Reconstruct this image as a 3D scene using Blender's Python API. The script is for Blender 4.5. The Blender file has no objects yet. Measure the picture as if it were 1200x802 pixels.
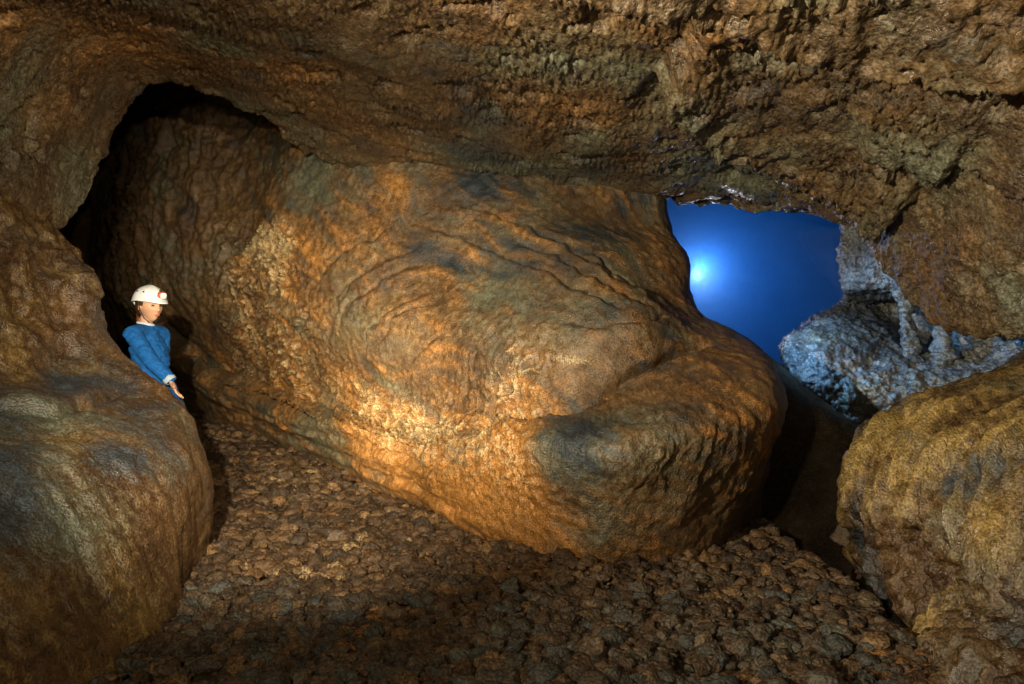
import bpy, math, random
import numpy as np
from mathutils import Vector, Matrix

random.seed(7)
rng = np.random.default_rng(7)
SC = bpy.context.scene
COL = SC.collection

# ------------------------------------------------------------------ camera
CAM_Z = 1.3
FPX = 933.0                      # focal length in pixels of the 1200 px wide photograph
cam_d = bpy.data.cameras.new('camera')
cam_d.sensor_width = 36.0
cam_d.lens = 36.0 * FPX / 1200.0
cam_d.clip_start = 0.05
cam_d.clip_end = 200.0
cam = bpy.data.objects.new('camera', cam_d)
cam.location = (0, 0, CAM_Z)
cam.rotation_euler = (math.radians(90), 0, 0)
COL.objects.link(cam)
SC.camera = cam

# ------------------------------------------------------------------ world (no daylight reaches the cave)
world = bpy.data.worlds.new('World')
SC.world = world
world.use_nodes = True
world.node_tree.nodes['Background'].inputs['Color'].default_value = (0.02, 0.016, 0.012, 1)
world.node_tree.nodes['Background'].inputs['Strength'].default_value = 0.05

# ------------------------------------------------------------------ lights: the photographer's flashes
def lamp(name, kind, loc, power, color, radius, target=None, angle=None, blend=0.6):
    d = bpy.data.lights.new(name, kind)
    d.energy = power
    d.color = color
    d.shadow_soft_size = radius
    o = bpy.data.objects.new(name, d)
    o.location = loc
    if kind == 'SPOT':
        d.spot_size = math.radians(angle)
        d.spot_blend = blend
        v = Vector(target) - Vector(loc)
        o.rotation_euler = v.to_track_quat('-Z', 'Y').to_euler()
    COL.objects.link(o)
    return o
P_GLOW = ((818 - 600) / FPX * 9.6, 9.6, CAM_Z - (322 - 401) / FPX * 9.6)
WARM = (1.0, 0.865, 0.63)
lamp('flash_by_camera', 'POINT', (-0.7, 0.1, 1.75), 95, WARM, 0.03)
lamp('flash_on_left', 'SPOT', (0.2, 0.1, 1.98), 620, WARM, 0.03, (-2.6, 5.5, 2.0), 60, 1.0)
lamp('flash_on_rock', 'SPOT', (-0.5, 0.2, 1.80), 2900, WARM, 0.03, (-1.6, 7.0, 1.05), 46, 1.0)
lamp('flash_on_right', 'SPOT', (-2.2, 0.35, 1.85), 1900, WARM, 0.03, (2.2, 4.5, 2.55), 76, 1.0)
lamp('flash_behind_ledge', 'SPOT', (-2.05, 5.36, 0.55), 170, (1.0, 0.82, 0.52), 0.03, (-0.9, 7.6, 1.2), 100, 0.9)
lamp('chamber_strobe', 'SPOT', (1.635, 7.0, 1.88), 170, (0.26, 0.58, 1.0), 0.04, (3.9, 7.3, 1.2), 66, 0.6)
lamp('chamber_strobe_glow', 'POINT', P_GLOW, 24, (1.0, 0.95, 0.90), 0.09)
lamp('chamber_strobe_blue', 'SPOT', (2.2, 9.3, 2.2), 900, (0.0, 0.26, 0.92), 0.12, (3.6, 13.0, 2.0), 165, 0.6)

SC.view_settings.view_transform = 'Standard'
SC.view_settings.look = 'None'
SC.view_settings.exposure = 0.0
SC.view_settings.gamma = 1.0
SC.view_settings.use_curve_mapping = False
SC.render.engine = 'CYCLES'
cy = SC.cycles
cy.use_denoising = True
cy.max_bounces = 6
cy.diffuse_bounces = 3
cy.glossy_bounces = 2
cy.volume_bounces = 0
cy.use_adaptive_sampling = True
cy.adaptive_threshold = 0.02
cy.sample_clamp_indirect = 4.0

# ------------------------------------------------------------------ noise in numpy
_perm = rng.permutation(256).astype(np.int32)
_perm = np.concatenate([_perm, _perm, _perm])
_grad = rng.normal(size=(256, 3)).astype(np.float32)
_grad /= np.linalg.norm(_grad, axis=1)[:, None]
_cell = rng.random((256, 3)).astype(np.float32)

def _h(i, j, k):
    return _perm[_perm[_perm[i & 255] + (j & 255)] + (k & 255)]

def perlin(p):
    p = np.asarray(p, np.float32)
    f = np.floor(p)
    i = f.astype(np.int32)
    d = p - f
    u = d * d * d * (d * (d * 6 - 15) + 10)
    out = np.zeros(len(p), np.float32)
    for a in (0, 1):
        wx = u[:, 0] if a else 1 - u[:, 0]
        for b in (0, 1):
            wy = u[:, 1] if b else 1 - u[:, 1]
            for c in (0, 1):
                wz = u[:, 2] if c else 1 - u[:, 2]
                g = _grad[_h(i[:, 0] + a, i[:, 1] + b, i[:, 2] + c)]
                out += wx * wy * wz * (g[:, 0] * (d[:, 0] - a) + g[:, 1] * (d[:, 1] - b) + g[:, 2] * (d[:, 2] - c))
    return out * 1.5

def fbm(p, octaves=4, gain=0.5, lac=2.03):
    s = np.zeros(len(p), np.float32); a = 1.0
    q = np.asarray(p, np.float32)
    for o in range(octaves):
        s += a * perlin(q + 17.3 * o)
        q = q * lac; a *= gain
    return s

def ridged(p, octaves=3, gain=0.5):
    s = np.zeros(len(p), np.float32); a = 1.0
    q = np.asarray(p, np.float32)
    for o in range(octaves):
        s += a * (1 - np.abs(perlin(q + 11.7 * o)) * 2)
        q = q * 2.07; a *= gain
    return s

def worley(p):
    """distance to the nearest and second nearest feature point, and an id of the nearest"""
    p = np.asarray(p, np.float32)
    i = np.floor(p).astype(np.int32)
    fr = p - i
    f1 = np.full(len(p), 9, np.float32); f2 = f1.copy(); idn = np.zeros(len(p), np.int32)
    for a in (-1, 0, 1):
        for b in (-1, 0, 1):
            for c in (-1, 0, 1):
                h = _h(i[:, 0] + a, i[:, 1] + b, i[:, 2] + c)
                q = _cell[h]
                dx = q[:, 0] + a - fr[:, 0]; dy = q[:, 1] + b - fr[:, 1]; dz = q[:, 2] + c - fr[:, 2]
                d = dx * dx + dy * dy + dz * dz
                m = d < f1
                f2 = np.where(m, f1, np.minimum(f2, d))
                idn = np.where(m, h, idn)
                f1 = np.where(m, d, f1)
    return np.sqrt(f1), np.sqrt(f2), idn

def sstep(a, b, x):
    t = np.clip((x - a) / (b - a), 0, 1)
    return t * t * (3 - 2 * t)

# ------------------------------------------------------------------ geometry helpers
def P(px, py, Y):
    return ((px - 600) / FPX * Y, Y, CAM_Z - (py - 401) / FPX * Y)

def proj(v):
    y = np.maximum(v[:, 1], 0.3)
    return 600 + v[:, 0] / y * FPX, 401 - (v[:, 2] - CAM_Z) / y * FPX

def spline_basis(n_ctrl, t):
    """Catmull-Rom weights, ends reflected: rows for parameters t in 0..n_ctrl-1"""
    B = np.zeros((len(t), n_ctrl))
    k = np.clip(np.floor(t).astype(int), 0, n_ctrl - 2)
    u = t - k
    w = [(-u + 2 * u**2 - u**3) / 2, (2 - 5 * u**2 + 3 * u**3) / 2, (u + 4 * u**2 - 3 * u**3) / 2, (-u**2 + u**3) / 2]
    r = np.arange(len(t))
    for o, ww in zip((-1, 0, 1, 2), w):
        j = k + o
        lo = j < 0; hi = j > n_ctrl - 1; ok = ~(lo | hi)
        np.add.at(B, (r[ok], j[ok]), ww[ok])
        np.add.at(B, (r[lo], np.zeros(lo.sum(), int)), 2 * ww[lo]); np.add.at(B, (r[lo], np.ones(lo.sum(), int)), -ww[lo])
        np.add.at(B, (r[hi], np.full(hi.sum(), n_ctrl - 1)), 2 * ww[hi]); np.add.at(B, (r[hi], np.full(hi.sum(), n_ctrl - 2)), -ww[hi])
    return B

def spread(lengths, n):
    c = np.concatenate([[0], np.cumsum(np.maximum(lengths, 1e-3))])
    return np.interp(np.linspace(0, c[-1], n), c, np.arange(len(c)))

def net_grid(ctrl, nu, nv):
    """ctrl[row][col][3] -> fine grid of positions (nv, nu, 3) and its parameters; samples follow size in view"""
    C = np.array(ctrl, float)
    R, K, _ = C.shape
    flat = C.reshape(-1, 3)
    px, py = proj(flat)
    S = np.stack([np.clip(px, -150, 1350), np.clip(py, -120, 900)], -1).reshape(R, K, 2)
    du = np.linalg.norm(np.diff(S, axis=1), axis=2).mean(0) + 12
    dv = np.linalg.norm(np.diff(S, axis=0), axis=2).mean(1) + 12
    tu = spread(du, nu); tv = spread(dv, nv)
    Bu = spline_basis(K, tu); Bv = spline_basis(R, tv)
    G = np.einsum('vr,rkc,uk->vuc', Bv, C, Bu)
    return G, tu, tv

def grid_normals(G):
    a = np.gradient(G, axis=1); b = np.gradient(G, axis=0)
    n = np.cross(a, b)
    n /= np.maximum(np.linalg.norm(n, axis=2, keepdims=True), 1e-9)
    return n

def mesh_from(name, verts, faces_flat, per_face, mat, weights=None, smooth=True, link=True):
    me = bpy.data.meshes.new(name)
    nf = len(faces_flat) // per_face
    me.vertices.add(len(verts)); me.vertices.foreach_set('co', np.asarray(verts, np.float32).ravel())
    me.loops.add(len(faces_flat)); me.loops.foreach_set('vertex_index', np.asarray(faces_flat, np.int32))
    me.polygons.add(nf)
    me.polygons.foreach_set('loop_start', np.arange(0, len(faces_flat), per_face, dtype=np.int32))
    me.polygons.foreach_set('loop_total', np.full(nf, per_face, np.int32))
    me.polygons.foreach_set('use_smooth', np.full(nf, smooth, bool))
    me.update(calc_edges=True)
    if weights is not None:
        at = me.color_attributes.new('stain', 'FLOAT_COLOR', 'POINT')
        at.data.foreach_set('color', np.asarray(weights, np.float32).ravel())
    if mat: me.materials.append(mat)
    if not link: return me
    o = bpy.data.objects.new(name, me)
    COL.objects.link(o)
    return o

def grid_faces(nu, nv, flip=False):
    i = np.arange(nv - 1)[:, None] * nu + np.arange(nu - 1)[None, :]
    q = np.stack([i, i + 1, i + nu + 1, i + nu], -1)
    if flip: q = q[..., ::-1]
    return q.reshape(-1)

def tag(o, label=None, cat=None, group=None, kind=None):
    if label: o['label'] = label
    if cat: o['category'] = cat
    if group: o['group'] = group
    if kind: o['kind'] = kind
    return o

def seg_dist(px, py, pts):
    """pixel distance to a polyline, signed side, and position along it 0..1"""
    best = np.full(len(px), 1e9); side = np.zeros(len(px)); along = np.zeros(len(px))
    pts = np.array(pts, float); n = len(pts) - 1
    for k in range(n):
        a, b = pts[k], pts[k + 1]; d = b - a; L2 = d @ d
        t = np.clip(((px - a[0]) * d[0] + (py - a[1]) * d[1]) / L2, 0, 1)
        qx = px - a[0] - t * d[0]; qy = py - a[1] - t * d[1]
        dist = np.hypot(qx, qy)
        m = dist < best
        best = np.where(m, dist, best)
        side = np.where(m, np.sign(d[0] * qy - d[1] * qx), side)
        along = np.where(m, (k + t) / n, along)
    return best, side, along

def blob(px, py, cx, cy_, rx, ry, ang=0.0):
    c, s = math.cos(math.radians(ang)), math.sin(math.radians(ang))
    x = (px - cx) * c + (py - cy_) * s; y = -(px - cx) * s + (py - cy_) * c
    return np.exp(-(x / rx) ** 2 - (y / ry) ** 2)

# ------------------------------------------------------------------ materials
def nodes_of(name):
    m = bpy.data.materials.new(name); m.use_nodes = True
    nt = m.node_tree
    return m, nt, nt.nodes['Principled BSDF']

def add(nt, kind, **kw):
    n = nt.nodes.new(kind)
    for k, v in kw.items():
        if hasattr(n, k) and k not in n.inputs: setattr(n, k, v)
        else: n.inputs[k].default_value = v
    return n

def rock_material(name, base, base2, ochre=(0.38, 0.175, 0.042), teal=(0.125, 0.125, 0.080), dark=(0.03, 0.038, 0.045),
                  cream=(0.58, 0.43, 0.22), rough=(0.36, 0.7), spec=0.5, bump=0.5, fine=70.0):
    m, nt, bs = nodes_of(name)
    L = nt.links.new
    tc = add(nt, 'ShaderNodeTexCoord')
    at = add(nt, 'ShaderNodeAttribute', attribute_name='stain')
    sep = add(nt, 'ShaderNodeSeparateColor'); L(at.outputs['Color'], sep.inputs[0])
    n1 = add(nt, 'ShaderNodeTexNoise', Scale=3.1, Detail=4.0, Roughness=0.62); L(tc.outputs['Object'], n1.inputs['Vector'])
    n2 = add(nt, 'ShaderNodeTexNoise', Scale=19.0, Detail=4.0, Roughness=0.65); L(tc.outputs['Object'], n2.inputs['Vector'])
    n3 = add(nt, 'ShaderNodeTexNoise', Scale=fine, Detail=3.0, Roughness=0.7); L(tc.outputs['Object'], n3.inputs['Vector'])
    vo = add(nt, 'ShaderNodeTexVoronoi', Scale=fine * 0.75); L(tc.outputs['Object'], vo.inputs['Vector'])
    def mix(fac, a, b, blend='MIX'):
        x = add(nt, 'ShaderNodeMix', data_type='RGBA', blend_type=blend)
        for sock, v in ((x.inputs[0], fac), (x.inputs[6], a), (x.inputs[7], b)):
            if hasattr(v, 'is_linked'): L(v, sock)
            elif isinstance(v, tuple): sock.default_value = (*v, 1)
            else: sock.default_value = v
        return x.outputs[2]
    def mth(op, a, b=None, clamp=False):
        x = add(nt, 'ShaderNodeMath', operation=op, use_clamp=clamp)
        for sock, v in zip(x.inputs, (a, b)):
            if v is None: continue
            if hasattr(v, 'is_linked'): L(v, sock)
            else: sock.default_value = v
        return x.outputs[0]
    def ramp(v, lo, hi, a=0.0, b=1.0):
        x = add(nt, 'ShaderNodeMapRange', interpolation_type='SMOOTHSTEP')
        L(v, x.inputs[0])
        for k, q in enumerate((lo, hi, a, b)): x.inputs[k + 1].default_value = q
        return x.outputs[0]
    col = mix(ramp(n1.outputs['Fac'], 0.36, 0.64), base, base2)
    def layer(w, tint, scale_noise, amount=0.9):
        f = mth('ADD', w, mth('MULTIPLY', mth('SUBTRACT', scale_noise, 0.5), amount))
        return ramp(f, 0.12, 0.88)
    wfac = lambda w, s: mth('MULTIPLY', layer(w, None, s), ramp(w, 0.02, 0.2))
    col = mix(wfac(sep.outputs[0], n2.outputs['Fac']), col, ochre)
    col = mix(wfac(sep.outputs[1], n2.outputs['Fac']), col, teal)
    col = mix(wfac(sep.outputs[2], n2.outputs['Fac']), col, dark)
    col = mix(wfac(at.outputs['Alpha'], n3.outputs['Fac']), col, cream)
    sp = add(nt, 'ShaderNodeMix', data_type='FLOAT')
    v = ramp(n3.outputs['Fac'], 0.32, 0.68, 0.45, 1.6)
    v2 = ramp(n2.outputs['Fac'], 0.3, 0.7, 0.7, 1.3)
    vv = mth('MULTIPLY', v, v2)
    cmb = add(nt, 'ShaderNodeCombineColor')
    for k in range(3): L(vv, cmb.inputs[k])
    col = mix(1.0, col, cmb.outputs[0], 'MULTIPLY')
    L(col, bs.inputs['Base Color'])
    L(ramp(n2.outputs['Fac'], 0.32, 0.68, rough[0], rough[1]), bs.inputs['Roughness'])
    bs.inputs['Specular IOR Level'].default_value = spec
    hgt = mth('MULTIPLY', ramp(n1.outputs['Fac'], 0.35, 0.62, 0.35, 1.3), mth('ADD', mth('MULTIPLY', n3.outputs['Fac'], 0.7), mth('MULTIPLY', vo.outputs['Distance'], -0.35)))
    bp = add(nt, 'ShaderNodeBump', Strength=bump, Distance=0.03)
    L(hgt, bp.inputs['Height']); L(bp.outputs['Normal'], bs.inputs['Normal'])
    return m

def plain(name, color, rough=0.6, spec=0.4, var=0.15, scale=60.0, bump=0.0):
    m, nt, bs = nodes_of(name)
    L = nt.links.new
    tc = add(nt, 'ShaderNodeTexCoord')
    n = add(nt, 'ShaderNodeTexNoise', Scale=scale, Detail=5.0); L(tc.outputs['Object'], n.inputs['Vector'])
    mr = add(nt, 'ShaderNodeMapRange'); L(n.outputs['Fac'], mr.inputs[0])
    for k, q in enumerate((0.3, 0.7, 1 - var, 1 + var)): mr.inputs[k + 1].default_value = q
    mx = add(nt, 'ShaderNodeMix', data_type='RGBA', blend_type='MULTIPLY'); mx.inputs[0].default_value = 1.0
    mx.inputs[6].default_value = (*color, 1)
    cmb = add(nt, 'ShaderNodeCombineColor')
    for k in range(3): L(mr.outputs[0], cmb.inputs[k])
    L(cmb.outputs[0], mx.inputs[7]); L(mx.outputs[2], bs.inputs['Base Color'])
    bs.inputs['Roughness'].default_value = rough
    bs.inputs['Specular IOR Level'].default_value = spec
    if bump:
        bp = add(nt, 'ShaderNodeBump', Strength=bump, Distance=0.004)
        L(n.outputs['Fac'], bp.inputs['Height']); L(bp.outputs['Normal'], bs.inputs['Normal'])
    return m

M_CEIL = rock_material('lava_ceiling', (0.130, 0.080, 0.035), (0.085, 0.054, 0.028), rough=(0.22, 0.6), spec=0.6, bump=0.6, fine=60)
M_PILLAR = rock_material('lava_lining', (0.165, 0.096, 0.040), (0.115, 0.064, 0.028), rough=(0.30, 0.62), ochre=(0.37, 0.165, 0.038), spec=0.6, bump=0.55, fine=95)
M_LEDGE = rock_material('lava_drapery', teal=(0.080, 0.088, 0.062), base=(0.108, 0.060, 0.024), base2=(0.062, 0.032, 0.014), ochre=(0.25, 0.165, 0.05), rough=(0.26, 0.55), spec=0.6, bump=0.50, fine=90)
M_FLOOR = rock_material('clinker_ground', (0.060, 0.035, 0.016), (0.040, 0.024, 0.011), rough=(0.5, 0.8), bump=0.8, fine=80)
M_STONE = rock_material('clinker_stone', ochre=(0.20, 0.11, 0.04), teal=(0.085, 0.095, 0.078), base=(0.085, 0.044, 0.018), base2=(0.046, 0.025, 0.011), rough=(0.45, 0.8), bump=0.9, fine=75)
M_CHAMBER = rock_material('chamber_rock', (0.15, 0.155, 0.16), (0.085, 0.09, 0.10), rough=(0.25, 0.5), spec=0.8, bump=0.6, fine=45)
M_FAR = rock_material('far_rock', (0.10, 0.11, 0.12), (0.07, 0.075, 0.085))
M_BACK = rock_material('back_rock', (0.11, 0.065, 0.03), (0.08, 0.05, 0.025))

# ------------------------------------------------------------------ shape of the floor
def floor_z(x, y):
    x = np.asarray(x, float); y = np.asarray(y, float)
    z = 0.073 * np.maximum(0, y - 7.0) * sstep(1.5, -0.5, x)
    edge = np.interp(y, [3.0, 3.5, 4.05, 5.0, 6.1, 7.0], [1.62, 1.70, 1.78, 1.80, 1.86, 1.9])
    depth = 1.05 * sstep(3.35, 4.3, y) * sstep(9.5, 7.0, y)
    z = z - depth * sstep(-0.03, 0.42, x - edge)
    return z

# ------------------------------------------------------------------ floor sheet
def crack_field(x, y):
    q = np.stack([x, y, 0 * x], -1)
    q = q + 0.16 * np.stack([fbm(q * 2.5, 3), fbm(q * 2.5 + 40, 3), 0 * x], -1)
    f1, f2, _ = worley(np.stack([q[:, 0] * 2.6, q[:, 1] * 2.6, 0 * x + 0.5], -1))
    return sstep(0.10, 0.02, f2 - f1) * sstep(-0.25, 0.15, fbm(q * 1.7 + 90, 2))
def build_floor():
    nu, nv = 320, 330
    ys = np.concatenate([np.linspace(-1.6, 2.6, 24)[:-1], 1.0 / np.linspace(1 / 2.6, 1 / 16.0, nv - 23)])
    u = np.linspace(-1, 1, nu)
    half = 2.0 + 0.50 * np.maximum(ys, 0)
    X = u[None, :] * half[:, None]; Y = np.repeat(ys[:, None], nu, 1)
    G = np.stack([X, Y, floor_z(X, Y)], -1)
    V = G.reshape(-1, 3)
    n0 = fbm(V * [1.3, 1.3, 1.3], 3)
    w = V + 0.05 * np.stack([perlin(V * 5), perlin(V * 5 + 9), 0 * V[:, 0]], -1)
    f1, f2, _ = worley(np.stack([w[:, 0] * 13, w[:, 1] * 13, 0 * w[:, 0] + .5], -1))
    far = sstep(4.5, 7.0, V[:, 1])
    d = 0.05 * n0 + (0.02 + 0.03 * far) * np.minimum(f2 - f1, 0.55) * 1.5 + 0.022 * fbm(V * 22, 3)
    V = V.copy(); V[:, 2] += d - 0.016 * (1 - far) - 0.07 * crack_field(V[:, 0], V[:, 1])
    n1 = fbm(V * 2.2 + 4, 3)
    W = np.zeros((len(V), 4)); px, py = proj(V)
    W[:, 0] = 0.25 + 0.5 * n1
    W[:, 1] = 0.15 + 0.4 * fbm(V * 3 + 40, 2)
    W[:, 2] = sstep(0.08, 0.0, f2 - f1) * 0.6
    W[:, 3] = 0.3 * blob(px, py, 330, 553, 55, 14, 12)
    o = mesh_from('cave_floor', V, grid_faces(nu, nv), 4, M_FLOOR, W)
    return tag(o, 'rough dark brown clinker floor of the lava cave', kind='structure')
FLOOR = build_floor()

# ------------------------------------------------------------------ generic displaced sheet
def sheet(name, ctrl, nu, nv, mat, shape, flip=False):
    G, tu, tv = net_grid(ctrl, nu, nv)
    N = grid_normals(G)
    if flip: N = -N
    V = G.reshape(-1, 3); Nf = N.reshape(-1, 3)
    TU = np.tile(tu, nv); TV = np.repeat(tv, nu)
    D, W = shape(V, Nf, TU, TV)
    o = mesh_from(name, V + D, grid_faces(nu, nv, flip), 4, mat, W)
    return o

# ------------------------------------------------------------------ ceiling
LIP = [(-60, 262, 4.7), (62, 264, 5.4), (92, 210, 5.6), (118, 152, 5.7), (163, 98, 5.8), (235, 104, 6.2), (305, 138, 6.8), (368, 174, 7.6),
       (480, 195, 7.5), (620, 214, 7.2), (750, 236, 7.1), (870, 240, 7.0), (975, 264, 6.5), (1040, 306, 6.0), (1108, 376, 5.4),
       (1200, 400, 4.8), (1330, 425, 4.2)]
NEAR = [(-3.15, 2.0), (-3.08, 2.35), (-2.9, 2.6), (-2.65, 2.8), (-2.3, 2.95), (-1.9, 3.0), (-1.5, 3.02), (-1.05, 3.02), (-0.5, 3.0), (0.1, 2.96),
        (0.7, 2.92), (1.25, 2.86), (1.8, 2.74), (2.3, 2.52), (2.75, 2.2), (3.1, 1.75), (3.4, 1.45)]
def ceiling_net():
    rows = []
    lip = np.array([P(*q) for q in LIP]); nr = np.array([(x, 3.0, z) for x, z in NEAR])
    n0 = nr.copy(); n0[:, 1] = -1.6
    n1 = nr.copy(); n1[:, 1] = 1.4; n1[:, 2] += 0.02
    rows += [n0, n1, nr]
    for t, b in ((0.3, 0.05), (0.6, 0.05), (0.85, 0.0)):
        r = nr * (1 - t) + lip * t; r[:, 2] += b; rows.append(r)
    rows.append(lip)
    up = lip.copy(); up[:, 1] += 0.22; up[:, 2] += 0.10; rows.append(up)
    up = lip.copy(); up[:, 1] += 0.45; up[:, 2] += 0.45; rows.append(up)
    up = lip.copy(); up[:, 1] += 0.9; up[:, 2] += 1.2; rows.append(up)
    return rows

def shape_ceiling(V, N, TU, TV):
    px, py = proj(V)
    D = np.zeros_like(V)
    low = fbm(V * 0.9, 3)
    D += N * (0.07 * low)[:, None]
    # stepped layers: nearer skins of lava hang lower and end in a ragged edge
    rag = 16 * fbm(V * 5.0, 4)
    def layer(pts, drop, width, fade=40.0, reach=170.0):
        d, s, a = seg_dist(px, py + rag, pts)
        sd = d * s                      # positive below the line in the picture
        k = sstep(0.0, 0.06, a) * sstep(1.0, 0.94, a)
        hollow = 0.45 * np.exp(-np.clip(sd, 0, None) / 38.0) * sstep(-width, width, sd)
        return drop * (sstep(width, -width, sd) * np.exp(-np.clip(-sd, 0, None) / reach) - hollow) * k
    z = np.zeros(len(V))
    z -= layer([(600, -130), (690, -85), (800, -64), (880, -44), (940, -18), (1000, 2), (1080, 8), (1150, 8), (1260, 0)], 0.34, 5, reach=170)
    z -= layer([(765, 82), (800, 112), (830, 140), (880, 157), (930, 177), (985, 214), (1040, 268)], 0.26, 5, reach=100)
    z -= layer([(1000, 158), (1050, 171), (1100, 183), (1150, 195), (1230, 218)], 0.10, 4, reach=60)
    z -= layer([(380, 60), (470, 130), (540, 160), (640, 190)], 0.035, 8, reach=90)
    z -= layer([(-20, 140), (20, 150), (60, 165), (110, 175)], 0.03, 5, reach=60)
    D[:, 2] += z
    # knobbly drips
    warp = V + 0.05 * np.stack([perlin(V * 6), perlin(V * 6 + 5), perlin(V * 6 + 9)], -1)
    f1, f2, _ = worley(warp * [27, 27, 21])
    rough = 0.55 + 0.75 * sstep(-0.15, 0.45, fbm(V * 1.1 + 30, 2))
    knob = np.clip(0.62 - f1, 0, None)
    D += N * (rough * 0.034 * knob * (0.35 + 0.65 * sstep(6.0, 5.2, TV)))[:, None]
    lipk = sstep(6.0, 5.2, TV)
    D[:, 2] -= lipk * rough * 0.028 * knob ** 2 * 2 + (1 - lipk) * 0.05 * fbm(V * 7 + 21, 4)
    f1b, _, _ = worley(V * 46 + 3)
    D += N * (rough * 0.016 * np.clip(0.65 - f1b, 0, None))[:, None]
    D += N * (0.018 * fbm(V * 5, 3) + 0.005 * fbm(V * 42, 2))[:, None]
    # torn pits
    pit = sstep(0.40, 0.55, fbm(V * [3.2, 4.5, 3.2] + 70, 3))
    D -= N * (0.05 * pit)[:, None]
    W = np.zeros((len(V), 4))
    a = fbm(V * 0.8 + 12, 3); b = fbm(V * 1.4 + 55, 4)
    W[:, 0] = 0.10 + 0.34 * a + 0.06 * blob(px, py, 200, 60, 150, 60) + 0.2 * blob(px, py, 480, 30, 150, 60) + 0.25 * blob(px, py, 1000, 130, 200, 60) + 0.3 * blob(px, py, 950, 30, 250, 40)
    W[:, 1] = 0.30 + 0.6 * b + 0.35 * blob(px, py, 700, 180, 160, 40) + 0.3 * blob(px, py, 1130, 150, 100, 50) + 0.2 * blob(px, py, 20, 190, 60, 50)
    W[:, 2] = 0.08 + 0.5 * fbm(V * 1.9 + 91, 4) + 0.35 * blob(px, py, 560, 130, 100, 50) + 0.4 * blob(px, py, 680, 195, 130, 22)
    W[:, 3] = 0.12 * knob + 0.12 * fbm(V * 4 + 17, 3)
    return D, np.clip(W, 0, 1)

CEIL = sheet('cave_ceiling', ceiling_net(), 920, 340, M_CEIL, shape_ceiling, flip=True)
tag(CEIL, 'knobbly brown lava ceiling with ragged hanging layers', kind='structure')

# ------------------------------------------------------------------ central pillar
PCOLS = [
 [(60,520,17),(60,490,17),(66,465,17),(72,440,17),(78,400,17),(88,320,17),(98,240,17),(118,150,17),(140,40,17),(160,-60,17)],
 [(212,500,11.9),(212,476,11.8),(200,455,11.6),(186,420,11.5),(172,392,11.7),(150,340,11.3),(142,260,11.2),(152,170,11),(172,60,11),(190,-60,11)],
 [(262,515,10.3),(262,492,10.2),(250,465,10.0),(238,430,9.9),(227,414,10.6),(214,350,10.0),(206,270,9.9),(215,180,9.9),(230,60,10),(240,-60,10.2)],
 [(335,550,9.0),(335,525,8.9),(325,495,8.7),(310,458,8.6),(301,443,9.25),(285,370,8.9),(280,290,9.2),(290,190,9.6),(300,60,9.9),(310,-60,9.5)],
 [(440,595,7.2),(440,572,7.1),(430,540,6.9),(415,500,6.85),(406,474,7.45),(385,390,7.4),(372,300,7.7),(367,200,8.3),(366,60,8.8),(370,-60,8.6)],
 [(540,645,5.8),(540,617,5.65),(530,575,5.55),(515,530,5.65),(506,494,6.22),(485,400,6.4),(470,310,6.9),(460,205,7.45),(455,60,8.0),(455,-60,8.3)],
 [(635,685,5.0),(635,655,4.85),(630,600,4.76),(620,526,4.66),(614,482,5.36),(600,390,5.65),(580,300,6.5),(562,212,7.1),(550,60,7.8),(550,-60,8.1)],
 [(735,690,4.9),(735,660,4.72),(735,600,4.46),(727,522,4.26),(718,470,5.10),(700,375,5.38),(680,290,6.2),(662,222,6.9),(650,60,7.6),(650,-60,8)],
 [(820,690,5.1),(820,648,5.0),(832,580,4.70),(832,496,4.50),(810,432,5.30),(775,368,5.55),(752,300,6.2),(732,230,6.8),(720,60,7.5),(720,-60,7.9)],
 [(884,780,5.8),(884,612,5.75),(894,545,5.3),(912,478,5.10),(886,414,5.6),(820,368,6.15),(804,305,6.45),(780,240,6.9),(770,60,7.6),(770,-60,8)],
 [(870,760,6.8),(872,570,7.0),(882,520,6.9),(893,455,6.8),(862,402,6.9),(805,362,7.2),(786,300,7.4),(768,240,7.8),(760,60,8.4),(760,-60,8.6)],
 [(790,640,9.6),(790,520,9.6),(790,490,9.6),(790,440,9.6),(780,400,9.6),(750,360,9.6),(740,300,9.6),(735,240,9.6),(735,100,9.6),(735,-40,9.6)],
]
def pillar_net():
    return [[P(*PCOLS[c][r]) for c in range(len(PCOLS))] for r in range(len(PCOLS[0]))]

CRACK = [(364, 165), (352, 195), (338, 225), (330, 250), (318, 275), (296, 300), (276, 322), (262, 345)]
GROOVE = [(180, 372), (205, 398), (240, 430), (275, 448), (320, 466), (370, 482), (410, 492)]
LEDGE = [(565, 512), (588, 493), (630, 491), (672, 489), (700, 470), (732, 443), (803, 415), (850, 394)]
FLOWS = [[(395, 402), (404, 352), (440, 316), (505, 288)], [(452, 442), (456, 402), (482, 370), (535, 345)], [(362, 402), (374, 342), (410, 300), (470, 268)],
         [(600, 286), (660, 308), (720, 343), (772, 374)], [(690, 292), (738, 332), (790, 370)], [(480, 455), (490, 420), (520, 395)],
         [(405, 388), (420, 360), (450, 335), (500, 312)], [(430, 425), (440, 395), (470, 365), (505, 345)], [(540, 410), (545, 390), (560, 360)], [(215, 440), (300, 478), (380, 508), (450, 532), (540, 566)], [(232, 464), (320, 502), (410, 538), (500, 577), (600, 620)],
         [(480, 262), (540, 280), (610, 310), (680, 340), (740, 375)], [(520, 235), (600, 262), (680, 300), (760, 350)], [(650, 380), (700, 385), (760, 378), (800, 368)]]
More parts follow.
